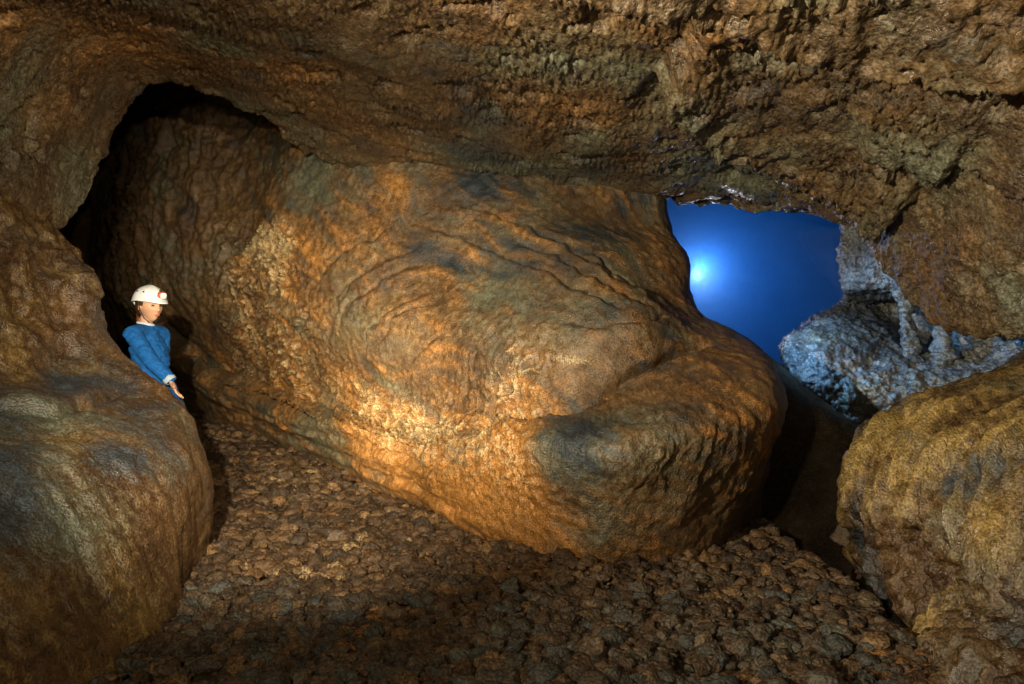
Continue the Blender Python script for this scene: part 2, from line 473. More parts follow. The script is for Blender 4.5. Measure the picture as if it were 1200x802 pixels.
def shape_pillar(V, N, TU, TV):
    px, py = proj(V)
    D = np.zeros_like(V)
    d = 0.06 * fbm(V * 0.9, 2) + 0.018 * fbm(V * 2.6 + 7, 2)
    # flow texture: streaks that follow the lining as it dips to the right
    q = np.stack([TU * 1.0, TV * 1.0, 0 * TU], -1)
    wq = q + 0.22 * np.stack([perlin(V * 1.6), perlin(V * 1.6 + 8), 0 * TU], -1)
    s1 = fbm(np.stack([wq[:, 0] * 2.2, wq[:, 1] * 5.0 + wq[:, 0] * 3.0, 0 * TU], -1), 4)
    d += 0.009 * s1
    s2 = fbm(np.stack([wq[:, 0] * 2.0, wq[:, 1] * 16.0 + wq[:, 0] * 9.0, 0 * TU + 4], -1), 3)
    d += 0.0015 * s2
    # worm-like ripples, strongest in the bright belt
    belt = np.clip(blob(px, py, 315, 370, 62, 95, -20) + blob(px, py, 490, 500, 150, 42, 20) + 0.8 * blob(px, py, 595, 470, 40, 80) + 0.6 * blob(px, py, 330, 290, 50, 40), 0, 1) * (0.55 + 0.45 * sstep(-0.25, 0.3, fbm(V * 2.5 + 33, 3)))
    rp = np.stack([V[:, 0] * 11, V[:, 1] * 11, V[:, 2] * 6.5], -1) + 1.2 * np.stack([perlin(V * 4), perlin(V * 4 + 3), perlin(V * 4 + 6)], -1)
    rip = ridged(rp, 2, 0.5)
    d += (0.0008 + 0.070 * belt) * (rip - 0.8)
    f1, f2, _ = worley(V * [9, 9, 7] + 0.6 * perlin(V * 5)[:, None])
    d += 0.035 * belt * np.clip(f1 - 0.45, -0.4, 0.3)
    d += 0.0060 * fbm(V * 14, 3) + 0.0022 * fbm(V * 50, 2)
    # drapery wrinkles on the right-hand ledge
    led = blob(px, py, 745, 510, 175, 75)
    wr = ridged(np.stack([V[:, 0] * 10 + 0.8 * perlin(V * 5), V[:, 1] * 10, V[:, 2] * 3.0 + 0.5 * perlin(V * 3)], -1), 3)
    d += 0.016 * led * (wr - 0.9)
    # ledge crease: rock above is set back a little and undercut
    dl, sl, al = seg_dist(px, py + 6 * fbm(V * 3, 2), LEDGE)
    kl = sstep(0, 0.08, al) * sstep(1.0, 0.85, al)
    d -= 0.12 * np.exp(-(dl / 7) ** 2) * kl
    d += 0.11 * sstep(-4, 12, dl * sl) * np.exp(-dl / 70) * kl
    # groove along the far wall, a shelf below it
    dg, sg, ag = seg_dist(px, py + 5 * fbm(V * 2, 2), GROOVE)
    kg = sstep(0, 0.05, ag) * sstep(1.0, 0.75, ag)
    d -= 0.20 * np.exp(-(dg / 8) ** 2) * kg
    d += 0.09 * np.exp(-((dg * sg - 16) / 10) ** 2) * kg
    # crack with the lining standing proud on its right side
    dc, scn, ac = seg_dist(px + 9 * fbm(V * 3.5 + 2, 3), py, CRACK)
    kc = sstep(1.0, 0.8, ac)
    right = -scn
    d += 0.24 * sstep(-4, 3, dc * right) * np.exp(-dc / 90) * kc
    d -= 0.30 * np.exp(-((dc * right + 3) / 4.5) ** 2) * kc
    for k, f in enumerate(FLOWS):
        df, sf, af = seg_dist(px + 5 * fbm(V * 6 + k, 2), py + 5 * fbm(V * 6 + 31 + k, 2), f)
        kf = sstep(0, 0.15, af) * sstep(1, 0.8, af)
        d += (0.05 * sstep(-3, 3, df * sf) * np.exp(-df / 22) - 0.03 * np.exp(-(df / 3.2) ** 2)) * kf
    # rough upper edge near the ceiling, and left panel roughness
    up = sstep(260, 190, py + 0.0 * px)
    d += up * 0.02 * fbm(V * 9 + 3, 3)
    panel = sstep(330, 250, px) * sstep(420, 330, py)
    d += panel * (0.05 * fbm(V * 3.4 + 2, 4) + 0.03 * (ridged(V * [5, 5, 2.5], 3) - 0.9))
    edge = blob(px, py, 150, 270, 22, 120)
    d += edge * 0.06 * fbm(V * 7, 3)
    D += N * d[:, None]
    W = np.zeros((len(V), 4))
    a = fbm(V * 1.2 + 5, 4); b = fbm(V * 1.5 + 25, 4); c = fbm(V * 1.8 + 45, 4)
    stre = s1
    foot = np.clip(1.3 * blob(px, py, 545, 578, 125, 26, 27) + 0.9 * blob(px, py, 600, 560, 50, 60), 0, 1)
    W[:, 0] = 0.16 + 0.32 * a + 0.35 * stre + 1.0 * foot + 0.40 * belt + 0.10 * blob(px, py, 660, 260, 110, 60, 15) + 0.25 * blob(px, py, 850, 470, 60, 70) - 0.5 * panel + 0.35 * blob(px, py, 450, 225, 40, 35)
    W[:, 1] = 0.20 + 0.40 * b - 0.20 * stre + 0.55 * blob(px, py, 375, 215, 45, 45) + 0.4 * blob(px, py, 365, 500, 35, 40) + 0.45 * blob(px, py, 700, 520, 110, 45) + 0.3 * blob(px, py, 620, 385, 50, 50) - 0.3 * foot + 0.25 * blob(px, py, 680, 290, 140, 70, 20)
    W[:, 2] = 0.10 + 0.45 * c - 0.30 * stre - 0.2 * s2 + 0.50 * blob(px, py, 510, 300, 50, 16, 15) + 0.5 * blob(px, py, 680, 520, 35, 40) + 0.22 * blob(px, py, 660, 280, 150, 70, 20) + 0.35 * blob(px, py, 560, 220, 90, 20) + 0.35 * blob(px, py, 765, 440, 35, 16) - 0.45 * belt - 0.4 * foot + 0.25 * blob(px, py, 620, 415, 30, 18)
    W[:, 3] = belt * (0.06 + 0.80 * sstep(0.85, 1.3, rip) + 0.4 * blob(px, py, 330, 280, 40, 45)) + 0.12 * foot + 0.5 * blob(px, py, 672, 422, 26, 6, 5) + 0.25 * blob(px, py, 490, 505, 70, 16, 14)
    return D, np.clip(W, 0, 1)

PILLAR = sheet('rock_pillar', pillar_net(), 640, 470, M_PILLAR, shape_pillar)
tag(PILLAR, 'massive bulging ochre lava pillar between the dark passage and the blue-lit opening', 'rock pillar', kind='thing')

# ------------------------------------------------------------------ ledges
def drapery(V, N, TU, TV, fu, folds, amp, seed, lip_row):
    px, py = proj(V)
    d = 0.05 * fbm(V * 1.2 + seed, 3) + 0.02 * fbm(V * 4 + seed, 3)
    w = 0.25 * fbm(V * 2.0 + seed + 4, 3)
    q = np.stack([TU * fu + w * 1.3 + 0.55 * TV, TV * folds + 0.7 * w, 0 * TU + seed], -1)
    r = ridged(q, 2, 0.5)
    face = sstep(0.5, 1.5, TV) * sstep(lip_row + 2.2, lip_row + 0.3, TV)
    d += amp * (0.35 + 0.65 * face) * (0.7 - r)
    q2 = np.stack([TU * fu * 2.7 + w * 4, TV * folds * 2.2 + w, 0 * TU + seed + 3], -1)
    d += min(0.32 * amp, 0.018) * fbm(q2, 3)
    d += 0.005 * fbm(V * 18, 3) + 0.002 * fbm(V * 55, 2)
    return d, r, face

LCOLS = [
 [(-1.90,.5,-.3),(-1.9,.5,-.05),(-2.05,.5,.4),(-2.2,.5,.78),(-2.6,.5,.95),(-2.95,.5,1.1),(-3.1,.5,1.6),(-3.15,.5,2.1),(-3.3,.5,2.6)],
 [(-1.70,2,-.3),(-1.75,2,-.05),(-1.98,2,.4),(-2.15,2,.78),(-2.6,2.1,.95),(-2.95,2.2,1.1),(-3.1,2.2,1.6),(-3.15,2.2,2.1),(-3.3,2.2,2.6)],
 [(-1.50,2.95,-.3),(-1.60,2.95,-.05),(-1.88,3.0,.42),(-2.20,3.12,.82),(-2.55,3.3,.93),(-2.9,3.5,1.1),(-3.02,3.6,1.6),(-3.12,3.7,2.1),(-3.3,3.7,2.6)],
 [(-1.52,3.7,-.3),(-1.60,3.72,-.05),(-1.75,3.75,.42),(-2.0,3.82,.80),(-2.40,4.1,.94),(-2.82,4.4,1.12),(-2.96,4.5,1.6),(-3.06,4.6,2.1),(-3.25,4.7,2.6)],
 [(-1.75,4.3,-.3),(-1.76,4.3,-.05),(-1.70,4.35,.42),(-1.86,4.46,.79),(-2.25,4.7,.97),(-2.72,4.95,1.2),(-2.92,5.0,1.65),(-3.06,5.05,2.08),(-3.25,5.15,2.6)],
 [(-1.92,4.98,-.3),(-1.92,4.98,-.05),(-1.92,4.98,.4),(-2.06,5.0,.93),(-2.40,5.15,1.14),(-2.74,5.3,1.38),(-2.87,5.35,1.72),(-3.07,5.38,2.08),(-3.25,5.45,2.6)],
 [(-2.6,5.42,-.3),(-2.6,5.42,-.05),(-2.62,5.42,.4),(-2.66,5.42,.9),(-2.78,5.46,1.15),(-2.92,5.5,1.4),(-3.02,5.55,1.75),(-3.2,5.6,2.12),(-3.35,5.7,2.6)],
 [(-3.8,6.3,-.3),(-3.8,6.3,-.05),(-3.8,6.3,.4),(-3.8,6.3,.9),(-3.8,6.3,1.15),(-3.85,6.3,1.4),(-3.9,6.3,1.75),(-3.9,6.3,2.15),(-4,6.3,2.7)],
]
def transpose(c): return [[c[k][r] for k in range(len(c))] for r in range(len(c[0]))]

def shape_left(V, N, TU, TV):
    px, py = proj(V)
    d, r, face = drapery(V, N, TU, TV, 6.0, 0.6, 0.008, 3.0, 3)
    wall = sstep(4.6, 5.4, TV)
    d += wall * (0.05 * fbm(V * 2.6, 4) + 0.03 * (ridged(V * [3, 3, 6], 2) - 0.8))
    # step between the terrace and the upper flow skin
    dl, sl, al = seg_dist(px, py + 8 * fbm(V * 2.5, 3), [(-40, 470), (20, 480), (70, 482), (110, 470), (150, 455)])
    d -= 0.035 * np.exp(-(dl / 5) ** 2) * sstep(1, .8, al)
    d += 0.04 * sstep(4, -6, dl * sl) * np.exp(-dl / 50) * sstep(1, .8, al)
    W = np.zeros((len(V), 4))
    a = fbm(V * 1.6 + 5, 4); b = fbm(V * 1.6 + 25, 4)
    red = sstep(560, 700, py + 0.35 * (px - 120))
    W[:, 0] = 0.14 + 0.4 * a + 0.15 * sstep(0.9, 1.5, r) + 0.1 * red
    W[:, 1] = 0.22 + 0.5 * b + 0.2 * blob(px, py, 60, 640, 90, 80) - 0.3 * red - 0.25 * wall
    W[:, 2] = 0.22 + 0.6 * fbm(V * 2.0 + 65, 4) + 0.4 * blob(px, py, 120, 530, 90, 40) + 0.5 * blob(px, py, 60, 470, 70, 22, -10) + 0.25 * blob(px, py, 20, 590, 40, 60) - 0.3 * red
    W[:, 3] = 0.10 * sstep(1.1, 1.6, r) + 0.08
    return N * d[:, None], np.clip(W, 0, 1)

LEFT = sheet('rock_ledge', transpose(LCOLS), 330, 440, M_LEDGE, shape_left)
tag(LEFT, 'rounded grey-brown lava ledge with a smooth rolled lip in front of the standing person', 'rock ledge', 'lava ledges along the cave sides', 'thing')

RCOLS = [
 [(1.5,.5,-.4),(1.5,.5,-.1),(1.9,.5,.3),(2.2,.5,.52),(2.35,.5,.8),(2.8,.5,1.0),(3.2,.5,1.2),(3.45,.5,1.5),(3.6,.5,2.0)],
 [(1.5,2.2,-.4),(1.5,2.2,-.1),(1.9,2.2,.3),(2.08,2.2,.52),(2.38,2.3,.86),(2.75,2.3,1.02),(3.2,2.4,1.22),(3.5,2.4,1.5),(3.6,2.4,2.0)],
 [(1.58,3.0,-.5),(1.6,3.05,-.1),(1.9,3.1,.24),(1.95,3.15,.52),(2.26,3.32,.86),(2.6,3.4,1.02),(3.1,3.55,1.2),(3.5,3.6,1.5),(3.7,3.7,2.0)],
 [(1.84,3.72,-.8),(1.84,3.72,-.1),(1.95,3.75,.24),(1.87,3.78,.52),(2.16,3.97,.85),(2.5,4.1,1.0),(3.05,4.3,1.17),(3.5,4.5,1.45),(3.8,4.6,2.0)],
 [(2.08,4.42,-1.5),(2.06,4.42,-.6),(1.98,4.45,.1),(1.84,4.48,.46),(2.06,4.72,.77),(2.45,4.9,.93),(3.0,5.1,1.10),(3.5,5.2,1.35),(4.0,5.3,2.0)],
 [(2.3,5.2,-1.5),(2.3,5.2,-.6),(2.3,5.2,.1),(2.25,5.1,.46),(2.48,5.22,.71),(2.75,5.4,.84),(3.25,5.6,1.01),(3.75,5.7,1.20),(4.3,5.8,2.0)],
 [(3.4,6.2,-1.5),(3.4,6.2,-.6),(3.4,6.2,.1),(3.4,6.1,.5),(3.4,6.0,.68),(3.6,6.1,.78),(3.8,6.2,.93),(4.2,6.3,1.13),(4.8,6.4,2.0)],
]
def shape_right(V, N, TU, TV):
    px, py = proj(V)
    d, r, face = drapery(V, N, TU, TV, 15.0, 0.36, 0.075, 9.0, 4)
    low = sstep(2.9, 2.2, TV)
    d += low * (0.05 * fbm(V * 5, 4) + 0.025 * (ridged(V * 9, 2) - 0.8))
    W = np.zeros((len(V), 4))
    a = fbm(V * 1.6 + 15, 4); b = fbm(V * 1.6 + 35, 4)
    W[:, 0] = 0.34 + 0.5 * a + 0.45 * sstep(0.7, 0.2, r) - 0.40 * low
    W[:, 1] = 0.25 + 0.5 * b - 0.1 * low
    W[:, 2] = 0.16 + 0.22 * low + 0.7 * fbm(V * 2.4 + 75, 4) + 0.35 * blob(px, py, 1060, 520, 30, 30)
    W[:, 3] = 0.14 * sstep(1.1, 1.6, r) + 0.06
    return N * d[:, None], np.clip(W, 0, 1)
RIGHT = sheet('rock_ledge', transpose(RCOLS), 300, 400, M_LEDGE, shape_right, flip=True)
tag(RIGHT, 'wrinkled golden lava ledge with hanging folds beside the dark trench', 'rock ledge', 'lava ledges along the cave sides', 'thing')

# ------------------------------------------------------------------ walls out of the light: left passage, far chamber, behind the camera
def shape_plain(amp, tone):
    def f(V, N, TU, TV):
        d = amp * fbm(V * 0.8, 4) + 0.25 * amp * ridged(V * 3, 3)
        W = np.zeros((len(V), 4)); W[:, 0] = 0.2 + 0.4 * fbm(V, 3); W[:, 1] = tone + 0.4 * fbm(V + 9, 3)
        return N * d[:, None], np.clip(W, 0, 1)
    return f
def wall_net(plan, zs):
    return [[(x + (cx - x) * s, y + (cy_ - y) * s, z) for x, y, cx, cy_ in plan] for z, s in zs]
plan = [(-3.5, 5.9, -3.6, 7), (-4.6, 7.4, -5, 8), (-6.4, 9, -5.5, 10), (-8.0, 12, -6, 13), (-8.6, 16, -6, 15), (-7, 19, -5.5, 16), (-4, 19.5, -4.5, 16)]
PW = sheet('passage_wall', wall_net(plan, [(-.6, 0), (.6, 0), (1.8, -.02), (3.0, .05), (3.9, .4), (4.3, .9)]), 120, 90, M_BACK, shape_plain(0.12, 0.1), flip=True)
tag(PW, 'dark brown wall deep inside the unlit passage', kind='structure')
plan = [(0.6, 8.6, 2.6, 9.4), (0.4, 10.5, 2.8, 10), (1.2, 12.6, 3, 10), (3.0, 13.8, 3.2, 10), (5.2, 13.2, 3.6, 10), (6.8, 11, 3.8, 9.6), (6.9, 8.6, 4, 9), (5.6, 6.9, 4, 8.4), (4.5, 6.2, 4, 8)]
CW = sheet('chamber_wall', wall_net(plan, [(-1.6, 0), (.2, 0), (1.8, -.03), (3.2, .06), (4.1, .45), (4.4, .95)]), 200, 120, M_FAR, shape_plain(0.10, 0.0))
tag(CW, 'far wall of the mist-filled chamber lit deep blue', kind='structure')
bw = [[(x, -1.4 + 0.12 * math.cos(x), z) for x in np.linspace(-3.6, 3.8, 7)] for z in (-.4, .8, 2.0, 3.3)]
BW = sheet('cave_wall', bw, 60, 40, M_BACK, shape_plain(0.06, 0.2))
tag(BW, 'brown lava wall closing the cave behind the camera', kind='structure')

sill = [[(780, 365, 8.4), (850, 400, 8.2), (930, 445, 8.0), (1000, 492, 7.6), (1090, 520, 7.2), (1180, 520, 6.9)],
        [(780, 358, 7.8), (850, 392, 7.6), (925, 436, 7.4), (1000, 492, 7.0), (1090, 525, 6.7), (1180, 530, 6.6)],
        [(780, 430, 7.3), (850, 455, 7.1), (925, 490, 7.0), (1000, 545, 6.7), (1090, 580, 6.5), (1180, 600, 6.4)],
        [(780, 740, 6.7), (850, 740, 6.6), (925, 740, 6.6), (1000, 740, 6.4), (1090, 740, 6.3), (1180, 740, 6.2)]]
SL = sheet('rock_sill', [[P(*q) for q in r] for r in reversed(sill)], 160, 120, M_BACK, shape_plain(0.04, 0.1))
tag(SL, 'dark shaded rock sill dropping into the trench below the blue opening', 'rock sill', kind='thing')

# ------------------------------------------------------------------ boulders and columns in the blue chamber
import bmesh
def ico(sub):
    bm = bmesh.new(); bmesh.ops.create_icosphere(bm, subdivisions=sub, radius=1.0)
    v = np.array([q.co[:] for q in bm.verts]); f = np.array([[q.index for q in t.verts] for t in bm.faces])
    bm.free(); return v, f
ICO3 = ico(3); ICO2 = ico(2)
CH = [  # rows from the ceiling edge down to the trench; first column wraps away behind
 [(1010, 250, 9.6), (986, 250, 7.9), (1015, 255, 7.6), (1050, 260, 7.5), (1090, 280, 7.2), (1140, 300, 7.0), (1230, 330, 6.6)],
 [(1015, 300, 9.6), (984, 300, 8.0), (1012, 300, 7.7), (1048, 310, 7.5), (1085, 335, 7.3), (1130, 350, 7.0), (1230, 360, 6.6)],
 [(1010, 335, 9.6), (988, 338, 8.1), (1012, 336, 7.7), (1050, 342, 7.6), (1085, 360, 7.4), (1130, 372, 7.0), (1230, 380, 6.6)],
 [(1000, 350, 9.6), (990, 354, 8.5), (1015, 352, 8.5), (1045, 352, 8.6), (1085, 372, 8.3), (1120, 385, 7.3), (1230, 395, 6.6)],
 [(980, 362, 9.6), (972, 366, 8.3), (1010, 364, 8.4), (1045, 374, 8.5), (1090, 402, 8.2), (1125, 400, 7.2), (1230, 405, 6.5)],
 [(960, 380, 9.6), (945, 380, 8.0), (985, 380, 7.7), (1035, 390, 7.6), (1080, 416, 7.3), (1130, 416, 7.0), (1230, 415, 6.5)],
 [(935, 400, 9.4), (914, 404, 7.8), (965, 402, 7.3), (1025, 410, 7.2), (1080, 430, 7.0), (1135, 430, 6.8), (1230, 430, 6.4)],
 [(945, 440, 9.2), (926, 440, 7.6), (965, 440, 7.1), (1020, 440, 7.0), (1080, 450, 6.8), (1140, 450, 6.6), (1230, 450, 6.4)],
 [(985, 480, 9.2), (972, 480, 7.4), (990, 478, 7.0), (1030, 480, 6.9), (1080, 490, 6.7), (1140, 490, 6.6), (1230, 490, 6.4)],
 [(1010, 560, 9.2), (1000, 560, 7.4), (1010, 560, 7.1), (1040, 560, 7.0), (1080, 560, 6.8), (1140, 560, 6.7), (1230, 560, 6.4)]]
def shape_heap(V, N, TU, TV):
    f1, f2, _ = worley(V * 9 + 0.5 * perlin(V * 6)[:, None])
    d = 0.05 * fbm(V * 2.4, 4) + 0.03 * (ridged(V * 5, 3) - 0.9) + 0.04 * np.clip(0.6 - f1, 0, None) + 0.012 * fbm(V * 18, 3)
    f1, f2, _ = worley(V * 24); d += 0.022 * np.clip(0.6 - f1, 0, None)
    W = np.zeros((len(V), 4))
    W[:, 1] = 0.25 + 0.4 * fbm(V * 2, 3); W[:, 2] = 0.25 + 0.6 * fbm(V * 3 + 7, 4); W[:, 3] = 0.02 + 0.25 * fbm(V * 4 + 20, 4)
    return N * d[:, None], np.clip(W, 0, 1)
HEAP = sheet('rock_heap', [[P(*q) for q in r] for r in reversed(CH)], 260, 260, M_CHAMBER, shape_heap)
tag(HEAP, 'ragged blue-white rock heap with dark hollows right of the blue mist', 'rock heap', kind='thing')
def column(px0, py0, px1, py1, Y, r0, r1, seed, label):
    a = np.array(P(px0, py0, Y)); b = np.array(P(px1, py1, Y - 0.1))
    nu, nv = 28, 60
    t = np.repeat(np.linspace(0, 1, nv), nu); an = np.tile(np.linspace(0, 2 * math.pi, nu, endpoint=False), nv)
    rad = r1 + (r0 - r1) * np.abs(2 * t - 0.9) ** 1.3
    c = a[None] * (1 - t[:, None]) + b[None] * t[:, None]
    dirv = np.stack([np.cos(an), np.sin(an), 0 * an], -1)
    p = c + dirv * rad[:, None]
    k = 1 + 0.7 * fbm(p * 6 + seed, 3) + 0.5 * fbm(p * 16, 2)
    p = c + dirv * (rad * k)[:, None] + 0.04 * np.stack([perlin(p * 3 + 5), perlin(p * 3), 0 * t], -1)
    i = np.arange(nv - 1)[:, None] * nu + np.arange(nu)[None]; j = np.arange(nv - 1)[:, None] * nu + (np.arange(nu)[None] + 1) % nu
    f = np.stack([i, j, j + nu, i + nu], -1).ravel()
    W = np.zeros((len(p), 4)); W[:, 1] = 0.3
    o = mesh_from('rock_column', p - b, f, 4, M_CHAMBER, W); o.location = b
    return tag(o, label, 'rock column', 'rocks in the blue-lit chamber', 'thing')
column(1058, 325, 1070, 425, 7.35, 0.10, 0.05, 1, 'slim pale rock column between the two dark hollows')
column(1098, 350, 1108, 430, 7.05, 0.09, 0.04, 2, 'short rock column at the right end of the dark hollows')

# ------------------------------------------------------------------ mist in the chamber
def build_mist():
    v = [(x, y, z) for z in (-1.8, 4.6) for x, y in ((-0.6, 8.9), (7.6, 8.9), (7.6, 14.6), (-0.6, 14.6))]
    f = [(0, 3, 2, 1), (4, 5, 6, 7), (0, 1, 5, 4), (1, 2, 6, 5), (2, 3, 7, 6), (3, 0, 4, 7)]
    me = bpy.data.meshes.new('mist'); me.from_pydata(v, [], f)
    m = bpy.data.materials.new('mist'); m.use_nodes = True
    nt = m.node_tree; nt.nodes.remove(nt.nodes['Principled BSDF'])
    pv = nt.nodes.new('ShaderNodeVolumePrincipled')
    pv.inputs['Color'].default_value = (0.34, 0.66, 1.0, 1); pv.inputs['Density'].default_value = 0.2; pv.inputs['Anisotropy'].default_value = 0.5
    nt.links.new(pv.outputs[0], nt.nodes['Material Output'].inputs['Volume'])
    me.materials.append(m)
    o = bpy.data.objects.new('mist', me); COL.objects.link(o)
    tag(o, 'blue glowing mist filling the chamber beyond the opening', 'mist', kind='stuff')
build_mist()

# ------------------------------------------------------------------ clinker stones
def stone_shape(base, seed, amp):
    v, f = base
    g = np.random.default_rng(900 + seed)
    n = g.normal(size=(13, 3)); n /= np.linalg.norm(n, axis=1)[:, None]
    dist = g.uniform(0.62, 1.0, 13)
    dots = v @ n.T
    k = np.min(np.where(dots > 0.05, dist / np.maximum(dots, 0.05), 9), axis=1)
    k = np.minimum(k, 1.25)
    w = v * k[:, None] + seed * 7.7
    k = k * (1 + 0.30 * fbm(w * 2.8, 3)) + 0.3 * amp * (np.clip(0.6 - worley(w * 2.6)[0], 0, None))
    return v * k[:, None] * np.array([1.0, 1.0, 0.66])
def build_stones():
    pts = []
    y = 2.62
    sp = 0.042
    while y < 11.0:
        s = sp * (1 + 0.10 * max(0, y - 4) + 0.12 * float(sstep(4.0, 2.9, y)))
        x = -2.0 - 0.35 * y + rng.random() * s
        while x < 2.2:
            pts.append((x + rng.normal() * s * 0.22, y + rng.normal() * s * 0.22, s))
            x += s
        y += s * 0.86
    A = np.array(pts)
    # clumps: patches of bigger and smaller stones
    pos = np.stack([A[:, 0], A[:, 1], 0 * A[:, 0]], -1)
    clump = fbm(pos * 2.3 + 8, 3)
    size = A[:, 2] * (0.50 + 0.6 * np.clip(rng.lognormal(0, 0.65, len(A)) - 0.9, -0.5, 1.4) + 0.16 * clump)
    keep = rng.random(len(A)) > 0.12 + 0.35 * sstep(0.1, 0.5, fbm(pos * 5 + 60, 2))
    keep &= rng.random(len(A)) > 0.85 * crack_field(A[:, 0], A[:, 1])
    z = floor_z(A[:, 0], A[:, 1]) + 0.05 * fbm(pos * [1.3, 1.3, 1.3], 3)
    v = np.stack([A[:, 0], A[:, 1], z], -1)
    px, py = proj(v)
    # stay between the ledges and the pillar foot
    foot_l = np.interp(A[:, 1], [2.5, 3, 3.7, 4.3, 5, 5.4, 6.5, 8, 11], [-1.72, -1.62, -1.62, -1.74, -1.98, -2.5, -4, -4.4, -5])
    foot_r = np.interp(A[:, 1], [2.5, 3.05, 3.7, 4.4, 5.2], [1.62, 1.62, 1.80, 1.95, 2.3])
    pil = np.interp(px, [200, 262, 335, 440, 540, 635, 735, 820, 884, 900, 1000], [474, 490, 523, 570, 615, 652, 661, 645, 608, 300, 300])
    keep &= (A[:, 0] > foot_l - 0.03) & (A[:, 0] < foot_r) & (py > pil - 4) & (px > -40) & (px < 1240) & (py < 850)
    keep &= z > -0.75
    A = A[keep]; v = v[keep]; size = size[keep]; px = px[keep]; py = py[keep]; clump = clump[keep]
    v[:, 2] += size * (-0.25 + 0.6 * rng.random(len(v))) - 0.008
    show = size / v[:, 1] * ((py < 806) & (px > 0) & (px < 1200))
    order = np.argsort(-show)
    near, rest = order[:300], order[300:]
    def tint(i):
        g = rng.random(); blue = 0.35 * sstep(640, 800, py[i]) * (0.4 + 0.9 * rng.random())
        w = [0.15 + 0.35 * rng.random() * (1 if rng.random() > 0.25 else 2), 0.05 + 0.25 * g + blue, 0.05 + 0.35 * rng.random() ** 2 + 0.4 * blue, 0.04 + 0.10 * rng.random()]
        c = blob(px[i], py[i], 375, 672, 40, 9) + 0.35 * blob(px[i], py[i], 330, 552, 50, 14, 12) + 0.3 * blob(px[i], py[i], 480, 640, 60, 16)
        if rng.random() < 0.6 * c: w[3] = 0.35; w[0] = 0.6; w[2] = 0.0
        return w
    # 300 that show largest: parts of the floor
    kinds = []
    for k in range(36):
        p = stone_shape(ICO3, k, 0.6) * 0.06
        c = tint(near[k * 8])
        me = mesh_from('stone', p, ICO3[1].ravel(), 3, M_STONE, np.tile(c, (len(p), 1)), link=False)
        kinds.append(me)
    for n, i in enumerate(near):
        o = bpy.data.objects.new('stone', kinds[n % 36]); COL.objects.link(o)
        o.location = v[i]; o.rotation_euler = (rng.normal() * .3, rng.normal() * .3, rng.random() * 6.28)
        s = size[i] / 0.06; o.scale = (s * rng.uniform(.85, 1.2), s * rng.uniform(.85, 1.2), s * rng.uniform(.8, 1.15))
        o.parent = FLOOR
    shapes = [stone_shape(ICO2, 50 + k, 0.5) for k in range(24)]
    fine = [stone_shape(ICO3, 80 + k, 0.6) for k in range(24)]
    VV, FF, WW = [], [], []
    base = 0
    nv = len(ICO2[0])
    for n, i in enumerate(rest):
        B_ = ICO3 if n < 900 else ICO2
        p = fine[n % 24] if n < 900 else shapes[n % 24]
        nv = len(B_[0])
        a = rng.random() * 6.28; c, s_ = math.cos(a), math.sin(a)
        q = p * size[i] * rng.uniform(.85, 1.2, 3)
        q = np.stack([q[:, 0] * c - q[:, 1] * s_, q[:, 0] * s_ + q[:, 1] * c, q[:, 2]], -1)
        VV.append(q + v[i]); FF.append(B_[1] + base); base += nv
        WW.append(np.tile(tint(i), (nv, 1)))
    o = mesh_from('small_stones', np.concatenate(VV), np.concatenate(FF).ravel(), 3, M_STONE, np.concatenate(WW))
    o.parent = FLOOR; o['kind'] = 'stuff'
    print('stones', len(v))
build_stones()

# ------------------------------------------------------------------ the person
def skin_mesh(name, verts, edges, radii, sub=2, root=0):
    me = bpy.data.meshes.new(name); me.from_pydata([tuple(q) for q in verts], edges, [])
    o = bpy.data.objects.new(name, me); COL.objects.link(o)
    m = o.modifiers.new('skin', 'SKIN'); m.use_smooth_shade = True
    for k, r in enumerate(radii):
        sv = me.skin_vertices[0].data[k]
        sv.radius = r if isinstance(r, tuple) else (r, r)
        sv.use_root = (k == root)
    s = o.modifiers.new('sub', 'SUBSURF'); s.levels = sub; s.render_levels = sub
    dg = bpy.context.evaluated_depsgraph_get()
    out = bpy.data.meshes.new_from_object(o.evaluated_get(dg))
    bpy.data.objects.remove(o); bpy.data.meshes.remove(me)
    v = np.empty(len(out.vertices) * 3, np.float32); out.vertices.foreach_get('co', v)
    f = [tuple(p.vertices) for p in out.polygons]
    bpy.data.meshes.remove(out)
    return v.reshape(-1, 3), f

def poly_obj(name, v, f, mat, parent, smooth=True):
    me = bpy.data.meshes.new(name); me.from_pydata([tuple(map(float, q)) for q in v], [], f)
    me.polygons.foreach_set('use_smooth', [smooth] * len(me.polygons)); me.materials.append(mat)
    o = bpy.data.objects.new(name, me); COL.objects.link(o); o.parent = parent
    return o

def merge(parts):
    V, F, b = [], [], 0
    for v, f in parts:
        V.append(np.asarray(v)); F += [tuple(i + b for i in t) for t in f]; b += len(v)
    return np.concatenate(V), F

def remesh(v, f, size):
    me = bpy.data.meshes.new('tmp'); me.from_pydata([tuple(map(float, q)) for q in v], [], f)
    o = bpy.data.objects.new('tmp', me); COL.objects.link(o)
    m = o.modifiers.new('r', 'REMESH'); m.mode = 'VOXEL'; m.voxel_size = size
    s = o.modifiers.new('s', 'SMOOTH'); s.factor = 0.5; s.iterations = 3
    dg = bpy.context.evaluated_depsgraph_get()
    out = bpy.data.meshes.new_from_object(o.evaluated_get(dg))
    bpy.data.objects.remove(o); bpy.data.meshes.remove(me)
    v = np.empty(len(out.vertices) * 3, np.float32); out.vertices.foreach_get('co', v)
    f = [tuple(p.vertices) for p in out.polygons]
    bpy.data.meshes.remove(out)
    return v.reshape(-1, 3), f

